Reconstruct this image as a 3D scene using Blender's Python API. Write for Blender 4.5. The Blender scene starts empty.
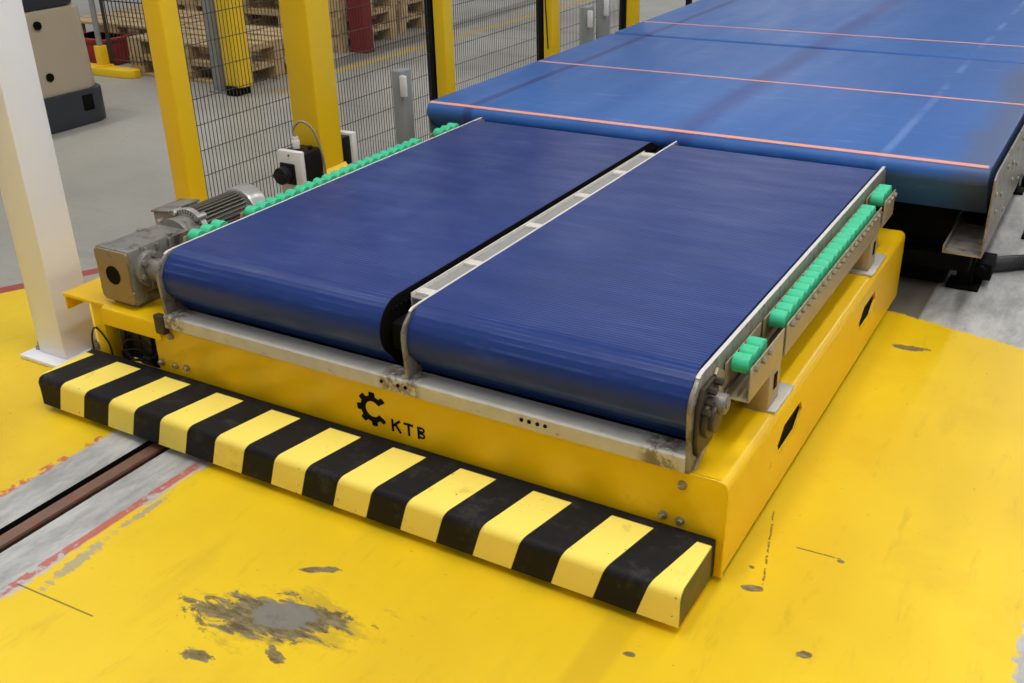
import bpy, bmesh, math, random
from mathutils import Vector, Matrix
random.seed(7)
sc = bpy.context.scene
col = sc.collection
PI = math.pi

# ------------------------------------------------------------------ node helper
class NT:
    def __init__(s, name):
        s.m = bpy.data.materials.new(name); s.m.use_nodes = True
        s.t = s.m.node_tree; s.t.nodes.clear()
        s.out = s.t.nodes.new('ShaderNodeOutputMaterial')
        s.b = s.t.nodes.new('ShaderNodeBsdfPrincipled')
        s.t.links.new(s.b.outputs[0], s.out.inputs[0])
        g = s.t.nodes.new('ShaderNodeNewGeometry'); s.pos = g.outputs['Position']
        tc = s.t.nodes.new('ShaderNodeTexCoord'); s.obj = tc.outputs['Object']
        sp = s.t.nodes.new('ShaderNodeSeparateXYZ'); s.t.links.new(s.obj, sp.inputs[0])
        s.x, s.y, s.z = sp.outputs
    def _in(s, sock, v):
        if hasattr(v, 'is_output') or isinstance(v, bpy.types.NodeSocket): s.t.links.new(v, sock)
        elif v is not None: sock.default_value = v
    def math(s, op, a, b=None, c=None):
        n = s.t.nodes.new('ShaderNodeMath'); n.operation = op
        s._in(n.inputs[0], a); s._in(n.inputs[1], b); s._in(n.inputs[2], c)
        return n.outputs[0]
    def add(s, a, b): return s.math('ADD', a, b)
    def sub(s, a, b): return s.math('SUBTRACT', a, b)
    def mul(s, a, b): return s.math('MULTIPLY', a, b)
    def mx(s, a, b): return s.math('MAXIMUM', a, b)
    def mn(s, a, b): return s.math('MINIMUM', a, b)
    def step(s, v, lo, hi):            # smooth 0..1 as v goes lo..hi
        n = s.t.nodes.new('ShaderNodeMapRange'); n.interpolation_type = 'SMOOTHSTEP'
        s._in(n.inputs[0], v); n.inputs[1].default_value = lo; n.inputs[2].default_value = hi
        if lo > hi:
            n.inputs[1].default_value = hi; n.inputs[2].default_value = lo
            n.inputs[3].default_value = 1; n.inputs[4].default_value = 0
        return n.outputs[0]
    def band(s, v, a, b, e=0.004):
        return s.mul(s.step(v, a - e, a + e), s.step(v, b + e, b - e))
    def noise(s, scale, detail=4, rough=.55, vec=None, stretch=None, dist=0):
        n = s.t.nodes.new('ShaderNodeTexNoise'); n.inputs['Scale'].default_value = scale
        n.inputs['Detail'].default_value = detail; n.inputs['Roughness'].default_value = rough
        n.inputs['Distortion'].default_value = dist
        v = vec or s.obj
        if stretch:
            mp = s.t.nodes.new('ShaderNodeMapping'); mp.inputs['Scale'].default_value = stretch
            s.t.links.new(v, mp.inputs[0]); v = mp.outputs[0]
        s.t.links.new(v, n.inputs['Vector'])
        return n.outputs[0]
    def mix(s, f, a, b):
        n = s.t.nodes.new('ShaderNodeMix'); n.data_type = 'RGBA'
        s._in(n.inputs[0], f)
        for i, v in ((6, a), (7, b)):
            if isinstance(v, tuple): v = tuple(v[:3]) + (1,)
            s._in(n.inputs[i], v)
        return n.outputs[2]
    def set(s, base=None, rough=None, metal=None, spec=None, coat=None):
        for k, v in (('Base Color', base), ('Roughness', rough), ('Metallic', metal),
                     ('Specular IOR Level', spec), ('Coat Weight', coat)):
            if v is None: continue
            if isinstance(v, tuple): v = tuple(v[:3]) + (1,)
            s._in(s.b.inputs[k], v)
    def bump(s, h, strength=.2, dist=.002):
        n = s.t.nodes.new('ShaderNodeBump'); n.inputs['Strength'].default_value = strength
        n.inputs['Distance'].default_value = dist
        s._in(n.inputs['Height'], h); s.t.links.new(n.outputs[0], s.b.inputs['Normal'])

def srgb(r, g, b, k=1.0):
    f = lambda c: ((c / 255 / 12.92) if c / 255 <= .04045 else ((c / 255 + .055) / 1.055) ** 2.4) * k
    return (f(r), f(g), f(b))

def simple(name, rgb, rough=.5, metal=0, var=.12, scale=14, dirt=None, dirt_at=.62, spec=None):
    n = NT(name)
    a = tuple(c * (1 - var) for c in rgb); b = tuple(min(1, c * (1 + var)) for c in rgb)
    c = n.mix(n.noise(scale), a, b)
    if dirt: c = n.mix(n.mul(n.step(n.noise(scale * .8, 7, .72, stretch=(1, 1.3, .8)), dirt_at - .06, dirt_at + .16), .85), c, dirt)
    n.set(c, n.add(n.mul(n.noise(scale * 2), .25), rough - .12), metal, spec)
    return n.m

YEL = srgb(243, 194, 5)
M = {}
M['yellow'] = simple('yellow_paint', YEL, .33, 0, .05, 6, srgb(150, 118, 30), .70)
M['post_yellow'] = simple('post_yellow_paint', srgb(244, 200, 22), .4, 0, .05, 5, srgb(190, 150, 30), .74)
M['white'] = simple('white_post_paint', srgb(244, 244, 248), .4, 0, .02, 4, srgb(190, 178, 165), .74)
M['alu'] = simple('brushed_aluminium', srgb(206, 202, 194), .40, .35, .10, 22, srgb(90, 76, 62), .66)
M['plate_metal'] = simple('worn_shaded_plate_steel', srgb(150, 143, 132), .42, .45, .2, 30, srgb(76, 66, 52), .52)  # base tone carries the outer face's shade; the mottling is dirt
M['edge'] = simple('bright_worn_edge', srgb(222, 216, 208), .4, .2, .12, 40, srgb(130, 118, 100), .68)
M['taupe'] = simple('taupe_steel', srgb(176, 158, 124), .45, .35, .1, 20, srgb(90, 74, 52), .66)
M['cast'] = simple('grey_cast_housing', srgb(134, 131, 124), .45, .35, .25, 25, srgb(62, 56, 46), .54)
M['cast_face'] = simple('tan_gearbox_face', srgb(150, 130, 100), .5, .35, .15, 30, srgb(80, 64, 44), .62)
M['stator'] = simple('dusty_motor_fins', srgb(112, 108, 100), .5, .35, .2, 30)
M['cowl'] = simple('silver_fan_cowl', srgb(182, 182, 180), .32, .6, .06, 20)
M['darkmetal'] = simple('dark_oily_metal', srgb(70, 62, 52), .45, .5, .35, 30)
M['bolt'] = simple('zinc_bolt', srgb(160, 152, 138), .35, .7, .1, 30)
M['black'] = simple('black_plastic', srgb(18, 18, 20), .5, 0, .1, 20, spec=.3)
M['blackpaint'] = simple('black_paint', srgb(18, 19, 21), .55, 0, .1, 8, spec=.25)
M['void'] = simple('black_underframe_and_gap_shade', srgb(9, 9, 9), .8, 0, .1, 8, spec=.12)
M['green'] = simple('green_roller_plastic', srgb(60, 196, 146), .5, 0, .08, 60)
M['galv'] = simple('grey_galvanised_steel', srgb(150, 150, 146), .5, .2, .06, 10)
M['stub'] = simple('grey_painted_stub_post', srgb(140, 142, 140), .5, 0, .05, 8)
M['whiteplastic'] = simple('white_plastic', srgb(224, 221, 218), .4, 0, .03, 12)
M['wire'] = simple('dark_wire', srgb(66, 64, 62), .5, .2, .1, 30)
M['cable'] = simple('grey_cable', srgb(150, 142, 120), .6, 0, .1, 30)
M['hose'] = simple('black_hose', srgb(40, 40, 42), .45, 0, .2, 30)
M['beige'] = simple('beige_truck_paint', srgb(176, 162, 140), .42, 0, .05, 3)
M['truckbase'] = simple('black_truck_skirt', srgb(44, 47, 54), .4, 0, .15, 6)
M['wood'] = simple('pallet_wood', srgb(186, 160, 118), .75, 0, .3, 9, srgb(120, 96, 62), .55)
M['red'] = simple('red_post_paint', srgb(128, 30, 28), .5, 0, .12, 10, srgb(90, 26, 22), .6)
M['redcrate'] = simple('red_crate_plastic', srgb(150, 30, 36), .5, 0, .12, 10)
M['orange'] = simple('salmon_seam', srgb(226, 158, 140), .7, 0, .05, 20)
M['rust'] = simple('rusty_rail', srgb(122, 92, 76), .5, .3, .3, 18, srgb(140, 64, 50), .55)
M['logo'] = simple('black_stencil', srgb(12, 11, 9), .7, 0, .05, 8, spec=.1)

# --- stripes of the bumper
def m_stripe():
    n = NT('striped_bumper_rubber')
    # object space = world: stripes lean back on the top and down-left on the front
    sh = n.add(n.mul(n.sub(n.y, 1.75), .2), n.mul(n.sub(n.z, .12), .3))
    u = n.math('DIVIDE', n.sub(n.sub(n.x, sh), -2.727), .2236)
    fr = n.math('FRACT', n.add(u, 4.0))
    yel = n.band(fr, .0, .5, .006)
    yel = n.mul(yel, n.step(n.y, 1.946, 1.942))
    yel = n.mul(yel, n.step(n.x, -.636, -.640))
    yel = n.mul(yel, n.step(n.z, .006, .012))
    d = n.noise(9, 6, .65)
    ye = n.mix(n.step(d, .58, .8), srgb(253, 228, 104), srgb(214, 188, 82))
    ye = n.mix(n.step(n.noise(70, 3), .70, .76), ye, srgb(130, 110, 60))
    bk = n.mix(n.step(n.noise(14, 6, .7), .5, .78), srgb(21, 20, 20), srgb(58, 56, 52))
    n.set(n.mix(yel, bk, ye), .62, 0, .22)
    n.bump(n.noise(120), .15, .001)
    return n.m
M['stripe'] = m_stripe()

def m_bar():
    n = NT('cross_bar_aluminium')
    c = n.mix(n.noise(22), srgb(214, 210, 202), srgb(184, 178, 166))
    d = None
    for (x0, x1) in ((-2.44, -2.36), (-1.60, -1.48), (-.83, -.745)):
        k = n.mul(n.band(n.x, x0, x1, .02), n.step(n.noise(38, 6, .7), .40, .58)); d = k if d is None else n.mx(d, k)
    c = n.mix(n.mul(d, .8), c, srgb(92, 74, 52))
    c = n.mix(n.mul(n.step(n.noise(60, 5, .7, stretch=(.4, 1, 1)), .62, .72), .6), c, srgb(112, 98, 80))
    n.set(c, n.add(n.mul(n.noise(40), .25), .3), .35); return n.m
M['bar'] = m_bar()

# --- shuttle belts: fine ribs across the belt
def m_belt(name, c1, c2, ribs, rough, wear):
    n = NT(name)
    base = n.mix(n.noise(2.2, 3, .5, stretch=(1.6, .5, 1)), c1, c2)
    sc_ = n.step(n.noise(7, 6, .6, stretch=(.6, 2.2, 1)), .56, .75)
    base = n.mix(n.mul(sc_, .25), base, wear)
    st = n.step(n.noise(11, 4, .55, stretch=(.35, 4, 1)), .58, .72)
    base = n.mix(n.mul(st, .12), base, wear)
    if ribs:
        w = n.math('SINE', n.mul(n.y, 2 * PI / .0125))
        rm = n.step(n.noise(3.5, 5, .65, stretch=(.8, 2.0, 1)), .42, .66)
        base = n.mix(n.mul(n.mul(n.step(w, .4, 1), .34), rm), base, srgb(90, 112, 180))  # paler rib crests: their highlights put into the colour
        r = n.add(n.mul(n.noise(5, 5, .6, stretch=(.6, 3, 1)), .30), rough - .15)
        n.set(base, r, 0, .36)
        n.bump(n.add(n.mul(w, .5), n.mul(n.noise(30, 4, .6, stretch=(.5, 3, 1)), 1.5)), .30, .0012)
    else:
        # long dark wear tracks running along the belt and a greyed right margin
        wob = n.mul(n.sub(n.noise(1.1, 3), .5), .03)
        xx = n.add(n.x, wob)
        t1 = n.band(xx, -2.545, -2.50, .010)
        t2 = n.band(xx, -1.575, -1.465, .04)
        t3 = n.mul(n.band(xx, -.755, -.725, .010), n.step(n.noise(2.0, 4, .6), .44, .56))
        base = n.mix(n.mul(t1, .8), base, srgb(36, 58, 122))
        base = n.mix(n.mul(t2, .7), base, srgb(42, 66, 136))
        base = n.mix(n.mul(t3, .40), base, srgb(120, 150, 205))
        mg = n.mul(n.step(n.add(n.x, n.mul(n.sub(n.noise(3), .5), .2)), -.56, -.42), .7)
        base = n.mix(mg, base, srgb(74, 84, 112))
        n.set(base, n.add(n.mul(n.noise(4, 4, .6, stretch=(2, .4, 1)), .22), rough - .1), 0, .36)
        n.bump(n.noise(60, 3), .08, .001)
    return n.m
M['belt'] = m_belt('blue_ribbed_belt', srgb(12, 42, 104), srgb(17, 50, 120), True, .42, srgb(84, 98, 160))
M['bigbelt'] = m_belt('blue_smooth_belt', srgb(38, 88, 158), srgb(54, 104, 174), False, .46, srgb(120, 152, 212))

# --- floor
def m_floor():
    n = NT('hall_floor')
    x, y = n.x, n.y
    nz = n.noise(3.0, 6, .6); nf = n.noise(22, 6, .65); nb = n.noise(.8, 4, .5)
    w1 = n.mul(n.sub(nf, .5), .05); w2 = n.mul(n.sub(nz, .5), .10)
    conc = n.mix(n.step(nb, .3, .7), srgb(150, 147, 138), srgb(172, 168, 158))
    conc = n.mix(n.mul(n.step(nf, .55, .8), .35), conc, srgb(122, 117, 106))
    conc = n.mix(n.mul(n.step(n.noise(1.6, 5, .6, stretch=(.3, 2.2, 1)), .56, .68), .35), conc, srgb(120, 116, 108))
    pale = n.mix(n.step(n.noise(6, 7, .7, stretch=(2, .6, 1)), .35, .65), srgb(150, 149, 146), srgb(190, 189, 186))
    # pale screed beside the track
    cz = n.mul(n.band(x, -2.53, -2.10, .01), n.step(y, 4.0, 3.98))
    cz2 = n.mul(n.band(x, -.50, 1.5, .01), n.step(y, 3.2, 3.3))
    colr = n.mix(n.mx(n.mx(cz, cz2), n.step(x, .0, .01)), conc, pale)
    # dark steel track cover at the far right
    colr = n.mix(n.mul(n.band(x, -.66, -.51, .004), n.step(y, 3.6, 3.62)), colr, srgb(104, 98, 88))
    # yellow painted zones, worn at the edges
    xw = n.add(n.add(x, w1), w2); yw = n.add(n.add(y, w1), w2)
    right = n.mul(n.step(xw, -2.135, -2.115), n.step(n.add(xw, n.mul(n.sub(y, 2.0), 0.0)), .045, .035))
    right = n.mul(right, n.step(n.add(yw, n.mul(n.add(x, .43), .26)), 3.74, 3.72))
    left = n.mul(n.step(x, -2.515, -2.53), n.step(n.add(x, n.mul(n.sub(y, 2.3), -.55)), -3.84, -3.835))
    left = n.mul(left, n.step(y, 2.47, 2.46))
    yel = n.mx(right, left)
    yc = n.mix(n.step(nb, .35, .68), srgb(228, 188, 14), srgb(240, 204, 22))
    yc = n.mix(n.mul(n.step(nz, .5, .75), .35), yc, srgb(212, 168, 26))
    yc = n.mix(n.mul(n.step(nf, .60, .78), .30), yc, srgb(244, 212, 80))
    yc = n.mix(n.mul(n.step(n.noise(2.4, 6, .6, stretch=(2.4, .5, 1)), .58, .72), .28), yc, srgb(196, 160, 40))
    yc = n.mix(n.mul(n.step(n.noise(.9, 3, .5, stretch=(1.6, .6, 1)), .45, .62), .30), yc, srgb(204, 160, 26))
    yc = n.mix(n.mul(n.step(n.noise(5, 7, .7, stretch=(3, .7, 1)), .56, .74), .34), yc, srgb(176, 138, 36))
    yc = n.mix(n.mul(n.step(n.noise(55, 3, .6), .70, .74), .55), yc, srgb(150, 118, 44))
    yc = n.mix(n.mul(n.band(n.add(x, n.mul(nz, .02)), -.80, -.72, .012), n.mul(n.step(y, 1.76, 1.74), .35)), yc, srgb(190, 146, 24))
    colr = n.mix(yel, colr, yc)
    # red guide lines
    wr = n.step(n.add(nf, n.mul(n.sub(nz, .5), .8)), .40, .52)
    r1 = n.band(n.add(x, n.mul(w1, .3)), -2.160, -2.132, .003)
    r2 = n.band(x, -2.545, -2.515, .004)
    r3 = n.mul(n.band(n.add(x, n.mul(n.sub(y, 2.3), -.55)), -3.915, -3.838, .003), n.step(y, 2.9, 2.89))
    rr = n.mul(n.mul(n.mx(r1, r2), wr), n.step(y, 4.0, 3.98))
    colr = n.mix(n.mul(rr, .85), colr, srgb(186, 84, 66))
    colr = n.mix(n.mul(r3, .95), colr, srgb(164, 62, 52))
    # paint torn away: bare concrete with dark tyre rubber
    def blob(cx, cy, rx, ry, ang, lo=.85, hi=1.0, nzs=None):
        ca, sa = math.cos(ang), math.sin(ang)
        dx = n.sub(x, cx); dy = n.sub(y, cy)
        u = n.math('DIVIDE', n.add(n.mul(dx, ca), n.mul(dy, sa)), rx)
        v = n.math('DIVIDE', n.sub(n.mul(dy, ca), n.mul(dx, sa)), ry)
        d = n.math('SQRT', n.add(n.mul(u, u), n.mul(v, v)))
        return n.step(n.add(d, nzs), hi, lo)
    big = n.noise(17, 8, .72, stretch=(.7, 1.7, 1), dist=.6)
    nn = n.mul(n.sub(big, .5), 3.4)
    nn2 = n.mul(n.sub(nf, .5), 2.2)
    specs = [(-1.50, 1.345, .20, .080, .34), (-1.62, 1.30, .09, .035, .1), (-1.36, 1.41, .07, .022, -.2), (-1.51, 1.545, .055, .012, .5),
             (-1.56, 1.17, .045, .02, 0), (-1.41, 1.26, .05, .018, -.5), (-.542, 1.995, .036, .014, .35), (-.573, 2.07, .010, .008, 0),
             (-.37, 1.83, .020, .014, .3), (-.71, 1.645, .018, .010, .2), (-.387, 2.195, .010, .008, 0), (-1.715, 1.30, .020, .008, .2), (-.487, 3.49, .075, .022, .1)]
    dk = None
    for i, (cx, cy, rx, ry, a) in enumerate(specs):
        b = blob(cx, cy, rx, ry, a, .70, .98, nn if i < 6 else nn2)
        dk = b if dk is None else n.mx(dk, b)
    stain = n.mix(n.step(n.noise(34, 7, .7, stretch=(.6, 2, 1)), .36, .64), srgb(52, 48, 44), srgb(128, 118, 94))
    halo = blob(-1.47, 1.36, .24, .10, .34, .55, 1.05, n.mul(n.sub(n.noise(9, 7, .7, stretch=(.7, 1.8, 1)), .5), 3.6))
    colr = n.mix(n.mul(halo, .42), colr, srgb(150, 124, 44))
    colr = n.mix(n.mul(dk, .88), colr, stain)
    core = blob(-1.475, 1.365, .085, .050, .35, .80, 1.0, n.add(n.mul(n.sub(nz, .5), 2.4), n.mul(n.sub(nf, .5), .9)))
    colr = n.mix(n.mul(core, .95), colr, n.mix(n.step(nf, .5, .7), srgb(124, 119, 110), srgb(96, 92, 86)))
    wornp = n.mx(blob(-2.085, 1.28, .022, .13, .1, .5, 1.0, nn), blob(-2.10, 1.50, .014, .10, .0, .5, 1.0, nn))
    colr = n.mix(n.mul(wornp, .75), colr, srgb(156, 150, 138))
    # thin cracks and scratches
    c1 = n.mul(n.band(n.sub(y, n.mul(n.add(x, 2.136), .04)), 1.133, 1.1375, .0012), n.band(x, -2.14, -1.876, .004))
    c2 = n.mul(n.band(n.sub(y, n.mul(n.add(x, .49), .05)), 2.197, 2.202, .002), n.mul(n.band(x, -.50, -.39, .004), n.step(nf, .42, .5)))
    c3 = n.mul(n.band(n.add(n.add(x, n.mul(nf, .010)), n.mul(n.sub(y, 2.054), .23)), -.534, -.529, .0015), n.mul(n.band(y, 2.02, 2.32, .01), n.step(n.noise(60, 2), .42, .52)))
    colr = n.mix(n.mul(n.mx(n.mx(c1, c2), c3), .8), colr, srgb(70, 60, 36))
    # far lane marking and the rack's shadow painted dark beside it
    l1 = n.mul(n.band(n.add(x, n.mul(n.sub(y, 7.8), -.03)), -5.42, -5.33, .006), n.step(y, 6.2, 6.25))
    colr = n.mix(n.mul(l1, n.step(nf, .35, .5)), colr, srgb(196, 164, 60))
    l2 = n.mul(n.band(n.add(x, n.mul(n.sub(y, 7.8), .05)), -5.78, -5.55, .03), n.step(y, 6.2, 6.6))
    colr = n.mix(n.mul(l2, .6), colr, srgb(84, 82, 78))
    sp = n.mul(n.band(x, -5.4, -5.2, .02), n.band(y, 5.6, 5.75, .02))
    colr = n.mix(n.mul(sp, .5), colr, srgb(190, 150, 80))
    rgh = n.add(n.mul(nf, .2), n.add(.34, n.mul(dk, .2)))
    n.set(colr, rgh, 0, .38)
    n.bump(n.add(nf, n.mul(dk, -.6)), .12, .002)
    return n.m
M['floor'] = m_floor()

# ------------------------------------------------------------------ mesh builder
class MB:
    def __init__(s): s.bm = bmesh.new()
    def _xf(s, geom, mat):
        if mat is not None: bmesh.ops.transform(s.bm, matrix=mat, verts=geom)
    def box(s, x0, x1, y0, y1, z0, z1, bev=0, mat=None, seg=2):
        r = bmesh.ops.create_cube(s.bm, size=1)['verts']
        for v in r:
            v.co = Vector(((x0 + x1) / 2 + v.co.x * (x1 - x0), (y0 + y1) / 2 + v.co.y * (y1 - y0), (z0 + z1) / 2 + v.co.z * (z1 - z0)))
        if bev:
            es = list({e for v in r for e in v.link_edges})
            g = bmesh.ops.bevel(s.bm, geom=es, offset=bev, segments=seg, affect='EDGES', profile=.5)
            r = list({v for f in g['faces'] for v in f.verts} | {v for v in r if v.is_valid})
        s._xf([v for v in r if v.is_valid], mat); return s
    def cyl(s, c, r, L, axis='x', seg=24, r2=None, bev=0, mat=None):
        g = bmesh.ops.create_cone(s.bm, cap_ends=True, segments=seg, radius1=r, radius2=r if r2 is None else r2, depth=L)['verts']
        if axis == 'x': m = Matrix.Rotation(PI / 2, 4, 'Y')
        elif axis == 'y': m = Matrix.Rotation(-PI / 2, 4, 'X')
        else: m = Matrix.Identity(4)
        bmesh.ops.transform(s.bm, matrix=Matrix.Translation(Vector(c)) @ m, verts=g)
        if bev:
            es = [e for e in {e for v in g for e in v.link_edges} if any(len(f.verts) > 4 for f in e.link_faces)]
            gg = bmesh.ops.bevel(s.bm, geom=es, offset=bev, segments=2, affect='EDGES', profile=.5)
            g = [v for v in g if v.is_valid] + [v for f in gg['faces'] for v in f.verts]
            g = list(set(g))
        s._xf(g, mat); return s
    def prism(s, pts, axis, a, b, bev=0):
        """2-D outline extruded along an axis from a to b. axis x: pts=(y,z); y: (x,z); z: (x,y)"""
        def P(p, t): return {'x': (t, p[0], p[1]), 'y': (p[0], t, p[1]), 'z': (p[0], p[1], t)}[axis]
        A = [s.bm.verts.new(P(p, a)) for p in pts]; B = [s.bm.verts.new(P(p, b)) for p in pts]
        fs = [s.bm.faces.new(A), s.bm.faces.new(B[::-1])]
        n = len(pts)
        for i in range(n): fs.append(s.bm.faces.new((A[i], B[i], B[(i + 1) % n], A[(i + 1) % n])))
        if bev:
            es = list({e for f in fs[:2] for e in f.edges})
            bmesh.ops.bevel(s.bm, geom=es, offset=bev, segments=2, affect='EDGES', profile=.5)
        return s
    def holed(s, outer, holes, axis, a, b):
        def P(p, t): return {'x': (t, p[0], p[1]), 'y': (p[0], t, p[1]), 'z': (p[0], p[1], t)}[axis]
        loops = [outer] + holes; edges = []; rings = []
        for lp in loops:
            vs = [s.bm.verts.new(P(p, a)) for p in lp]; rings.append(vs)
            for i in range(len(vs)): edges.append(s.bm.edges.new((vs[i], vs[(i + 1) % len(vs)])))
        fs = [f for f in bmesh.ops.triangle_fill(s.bm, edges=edges, use_beauty=True)['geom'] if isinstance(f, bmesh.types.BMFace)]
        d = {}
        for vs in rings:
            for v in vs:
                c = v.co.copy(); c['xyz'.index(axis)] = b; d[v] = s.bm.verts.new(c)
        for f in fs: s.bm.faces.new([d[v] for v in reversed(f.verts)])
        for vs in rings:
            for i in range(len(vs)):
                p, q = vs[i], vs[(i + 1) % len(vs)]; s.bm.faces.new((p, q, d[q], d[p]))
        return s
    def tube(s, pts, r, seg=8, closed=False):
        pts = [Vector(p) for p in pts]; rings = []; n = len(pts); up = None
        for i, p in enumerate(pts):
            t = (pts[min(i + 1, n - 1)] - pts[max(i - 1, 0)]).normalized()
            if up is None: up = Vector((0, 0, 1)) if abs(t.z) < .9 else Vector((1, 0, 0))
            a = t.cross(up).normalized(); b = a.cross(t).normalized(); up = b
            rings.append([s.bm.verts.new(p + r * (math.cos(2 * PI * k / seg) * a + math.sin(2 * PI * k / seg) * b)) for k in range(seg)])
        for i in range(n - 1):
            for k in range(seg):
                s.bm.faces.new((rings[i][k], rings[i][(k + 1) % seg], rings[i + 1][(k + 1) % seg], rings[i + 1][k]))
        s.bm.faces.new(rings[0][::-1]); s.bm.faces.new(rings[-1]); return s
    def build(s, name, mat, parent=None, smooth=True, origin=None):
        bmesh.ops.recalc_face_normals(s.bm, faces=s.bm.faces)
        me = bpy.data.meshes.new(name); s.bm.to_mesh(me); s.bm.free()
        o = bpy.data.objects.new(name, me); col.objects.link(o)
        me.materials.append(mat)
        if smooth:
            for p in me.polygons: p.use_smooth = True
            try: me.set_sharp_from_angle(angle=math.radians(35))
            except Exception: pass
        if origin is not None:
            me.transform(Matrix.Translation(-Vector(origin))); o.location = origin
        if parent is not None:
            o.parent = parent
            o.matrix_parent_inverse = Matrix.Translation(-abs_loc(parent))
        return o

def abs_loc(o):
    v = o.location.copy(); p = o.parent
    # every parent is unrotated when its parts are built; inverse matrices cancel its offset
    return v if p is None else o.location.copy()

def tag(o, label=None, cat=None, group=None, kind=None):
    if label: o['label'] = label
    if cat: o['category'] = cat
    if group: o['group'] = group
    if kind: o['kind'] = kind
    return o
def thing(name, loc, label, cat, group=None):
    o = bpy.data.objects.new(name, None); col.objects.link(o); o.location = loc
    o.empty_display_size = .1
    return tag(o, label, cat, group)
KIDS = {}
def copy_tree(o, dloc, label=None, group=None):
    kids = [c for c in col.objects if c.parent == o]
    def cp(src, par):
        c = src.copy(); col.objects.link(c)
        if par is not None: c.parent = par
        for g in [k for k in ALL if k.parent == src]: cp(g, c)
        return c
    ALL = list(col.objects)
    r = cp(o, None); r.location = Vector(o.location) + Vector(dloc)
    if label: r['label'] = label
    if group: r['group'] = group
    return r
def bez(p, n=24):
    """smooth curve through points (Catmull-Rom)"""
    P = [Vector(q) for q in p]; P = [2 * P[0] - P[1]] + P + [2 * P[-1] - P[-2]]; out = []
    for i in range(1, len(P) - 2):
        for k in range(n):
            t = k / n
            out.append(.5 * ((2 * P[i]) + (P[i + 1] - P[i - 1]) * t + (2 * P[i - 1] - 5 * P[i] + 4 * P[i + 1] - P[i + 2]) * t * t + (3 * P[i] - P[i - 1] - 3 * P[i + 1] + P[i + 2]) * t ** 3))
    out.append(P[-2]); return out

# ------------------------------------------------------------------ floor
b = MB()
for (x0, x1, y0, y1, z) in ((-30, -2.385, -6, 60, 0), (-2.29, 30, -6, 60, 0), (-2.385, -2.29, 4.2, 60, 0)):
    vs = [b.bm.verts.new(p) for p in ((x0, y0, z), (x1, y0, z), (x1, y1, z), (x0, y1, z))]; b.bm.faces.new(vs)
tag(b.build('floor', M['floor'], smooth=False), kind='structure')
b = MB(); b.prism([(-2.385, -.0005), (-2.385, -.04), (-2.29, -.04), (-2.29, -.0005), (-2.285, -.0005), (-2.285, -.045), (-2.390, -.045), (-2.390, -.0005)], 'y', -6, 4.2)
tag(b.build('trim_1', M['void'], smooth=False), kind='structure')
t = thing('track_rail', (-2.355, 0, -.04), 'rusty steel floor rail sunk in its slot in front of the striped bumper', 'rail')
b = MB(); b.prism([(-2.372, -.04), (-2.372, -.034), (-2.352, -.026), (-2.362, -.008), (-2.360, -.001), (-2.318, -.001), (-2.316, -.008), (-2.326, -.026), (-2.306, -.034), (-2.306, -.04)], 'y', -4, 4.1)
b.build('rail_profile', M['rust'], t)

# ------------------------------------------------------------------ shuttle base frame
XL, XR, YF, YB, ZT = -2.52, -.618, 1.975, 3.87, .285
sh = thing('transfer_shuttle', (-1.57, 2.9, 0), 'low yellow steel shuttle frame with black gear mark and letters KTB on its front', 'shuttle frame')
b = MB()   # front panel with a rounded upper right corner and a folded top edge
b.prism([(XL, .012), (XR, .012)] + [(XR - .022 + .022 * math.cos(PI / 16 * k), ZT - .022 + .022 * math.sin(PI / 16 * k)) for k in range(9)] + [(XL, ZT)], 'y', YF, YF + .010, .004)
b.box(XL, XR - .19, YF + .008, YF + .10, ZT - .01, ZT, .003)
b.build('front_panel', M['yellow'], sh)
hex1 = [(2.567, .212), (2.588, .173), (2.54, .138), (2.365, .142), (2.348, .182), (2.40, .214)]
hex1 = [(2.566, .214), (2.588, .178), (2.536, .138), (2.388, .138), (2.366, .176), (2.415, .214)]
hex2 = [(y + .86, z) for y, z in hex1]
b = MB(); b.holed([(YF + .006, .028), (YB, .028), (YB, ZT - .022), (YF + .006, ZT - .022)], [hex1, hex2], 'x', XR, XR - .008)
b.build('side_panel', M['yellow'], sh)
b = MB()   # rolled top flange of the right side
prof = [(-.85, ZT), (XR - .022, ZT)] + [(XR - .022 + .022 * math.sin(a), ZT - .022 + .022 * math.cos(a)) for a in [PI / 12 * k for k in range(1, 7)]] + [(XR - .008, ZT - .024), (XR - .026, ZT - .010), (-.85, ZT - .010)]
b.prism(prof, 'y', YF + .006, YB)
b.build('side_flange', M['yellow'], sh)
b = MB(); b.box(-.86, XR - .004, YB - .01, YB + .004, .012, ZT - .006, .004)
b.build('end_panel', M['yellow'], sh)
b = MB(); b.box(-.638, -.630, YF + .02, YB - .02, .003, .255); b.build('gap_shade_strip', M['void'], sh)  # added black strip that makes the shadow line under the side panel
b = MB(); b.box(XL, XL + .01, YF + .14, YB, .012, ZT, .002); b.box(XL - .0, XL + .09, YF + .14, YB, ZT - .012, ZT - .002, .002)
b.build('side_panel', M['yellow'], sh)
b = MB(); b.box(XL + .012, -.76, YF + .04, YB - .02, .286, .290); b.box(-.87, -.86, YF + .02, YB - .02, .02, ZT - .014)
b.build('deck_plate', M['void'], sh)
for (x, z) in ((-.730, .249), (-.776, .149), (-.731, .146), (-2.438, .259), (-2.503, .153), (-2.440, .156), (-2.391, .157)):
    b = MB(); b.cyl((x, YF - .003, z), .012, .006, 'y', 20, bev=.001); b.cyl((x, YF - .008, z), .0085, .010, 'y', 6, bev=.001)
    b.build('bolt', M['bolt'], sh)
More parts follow.
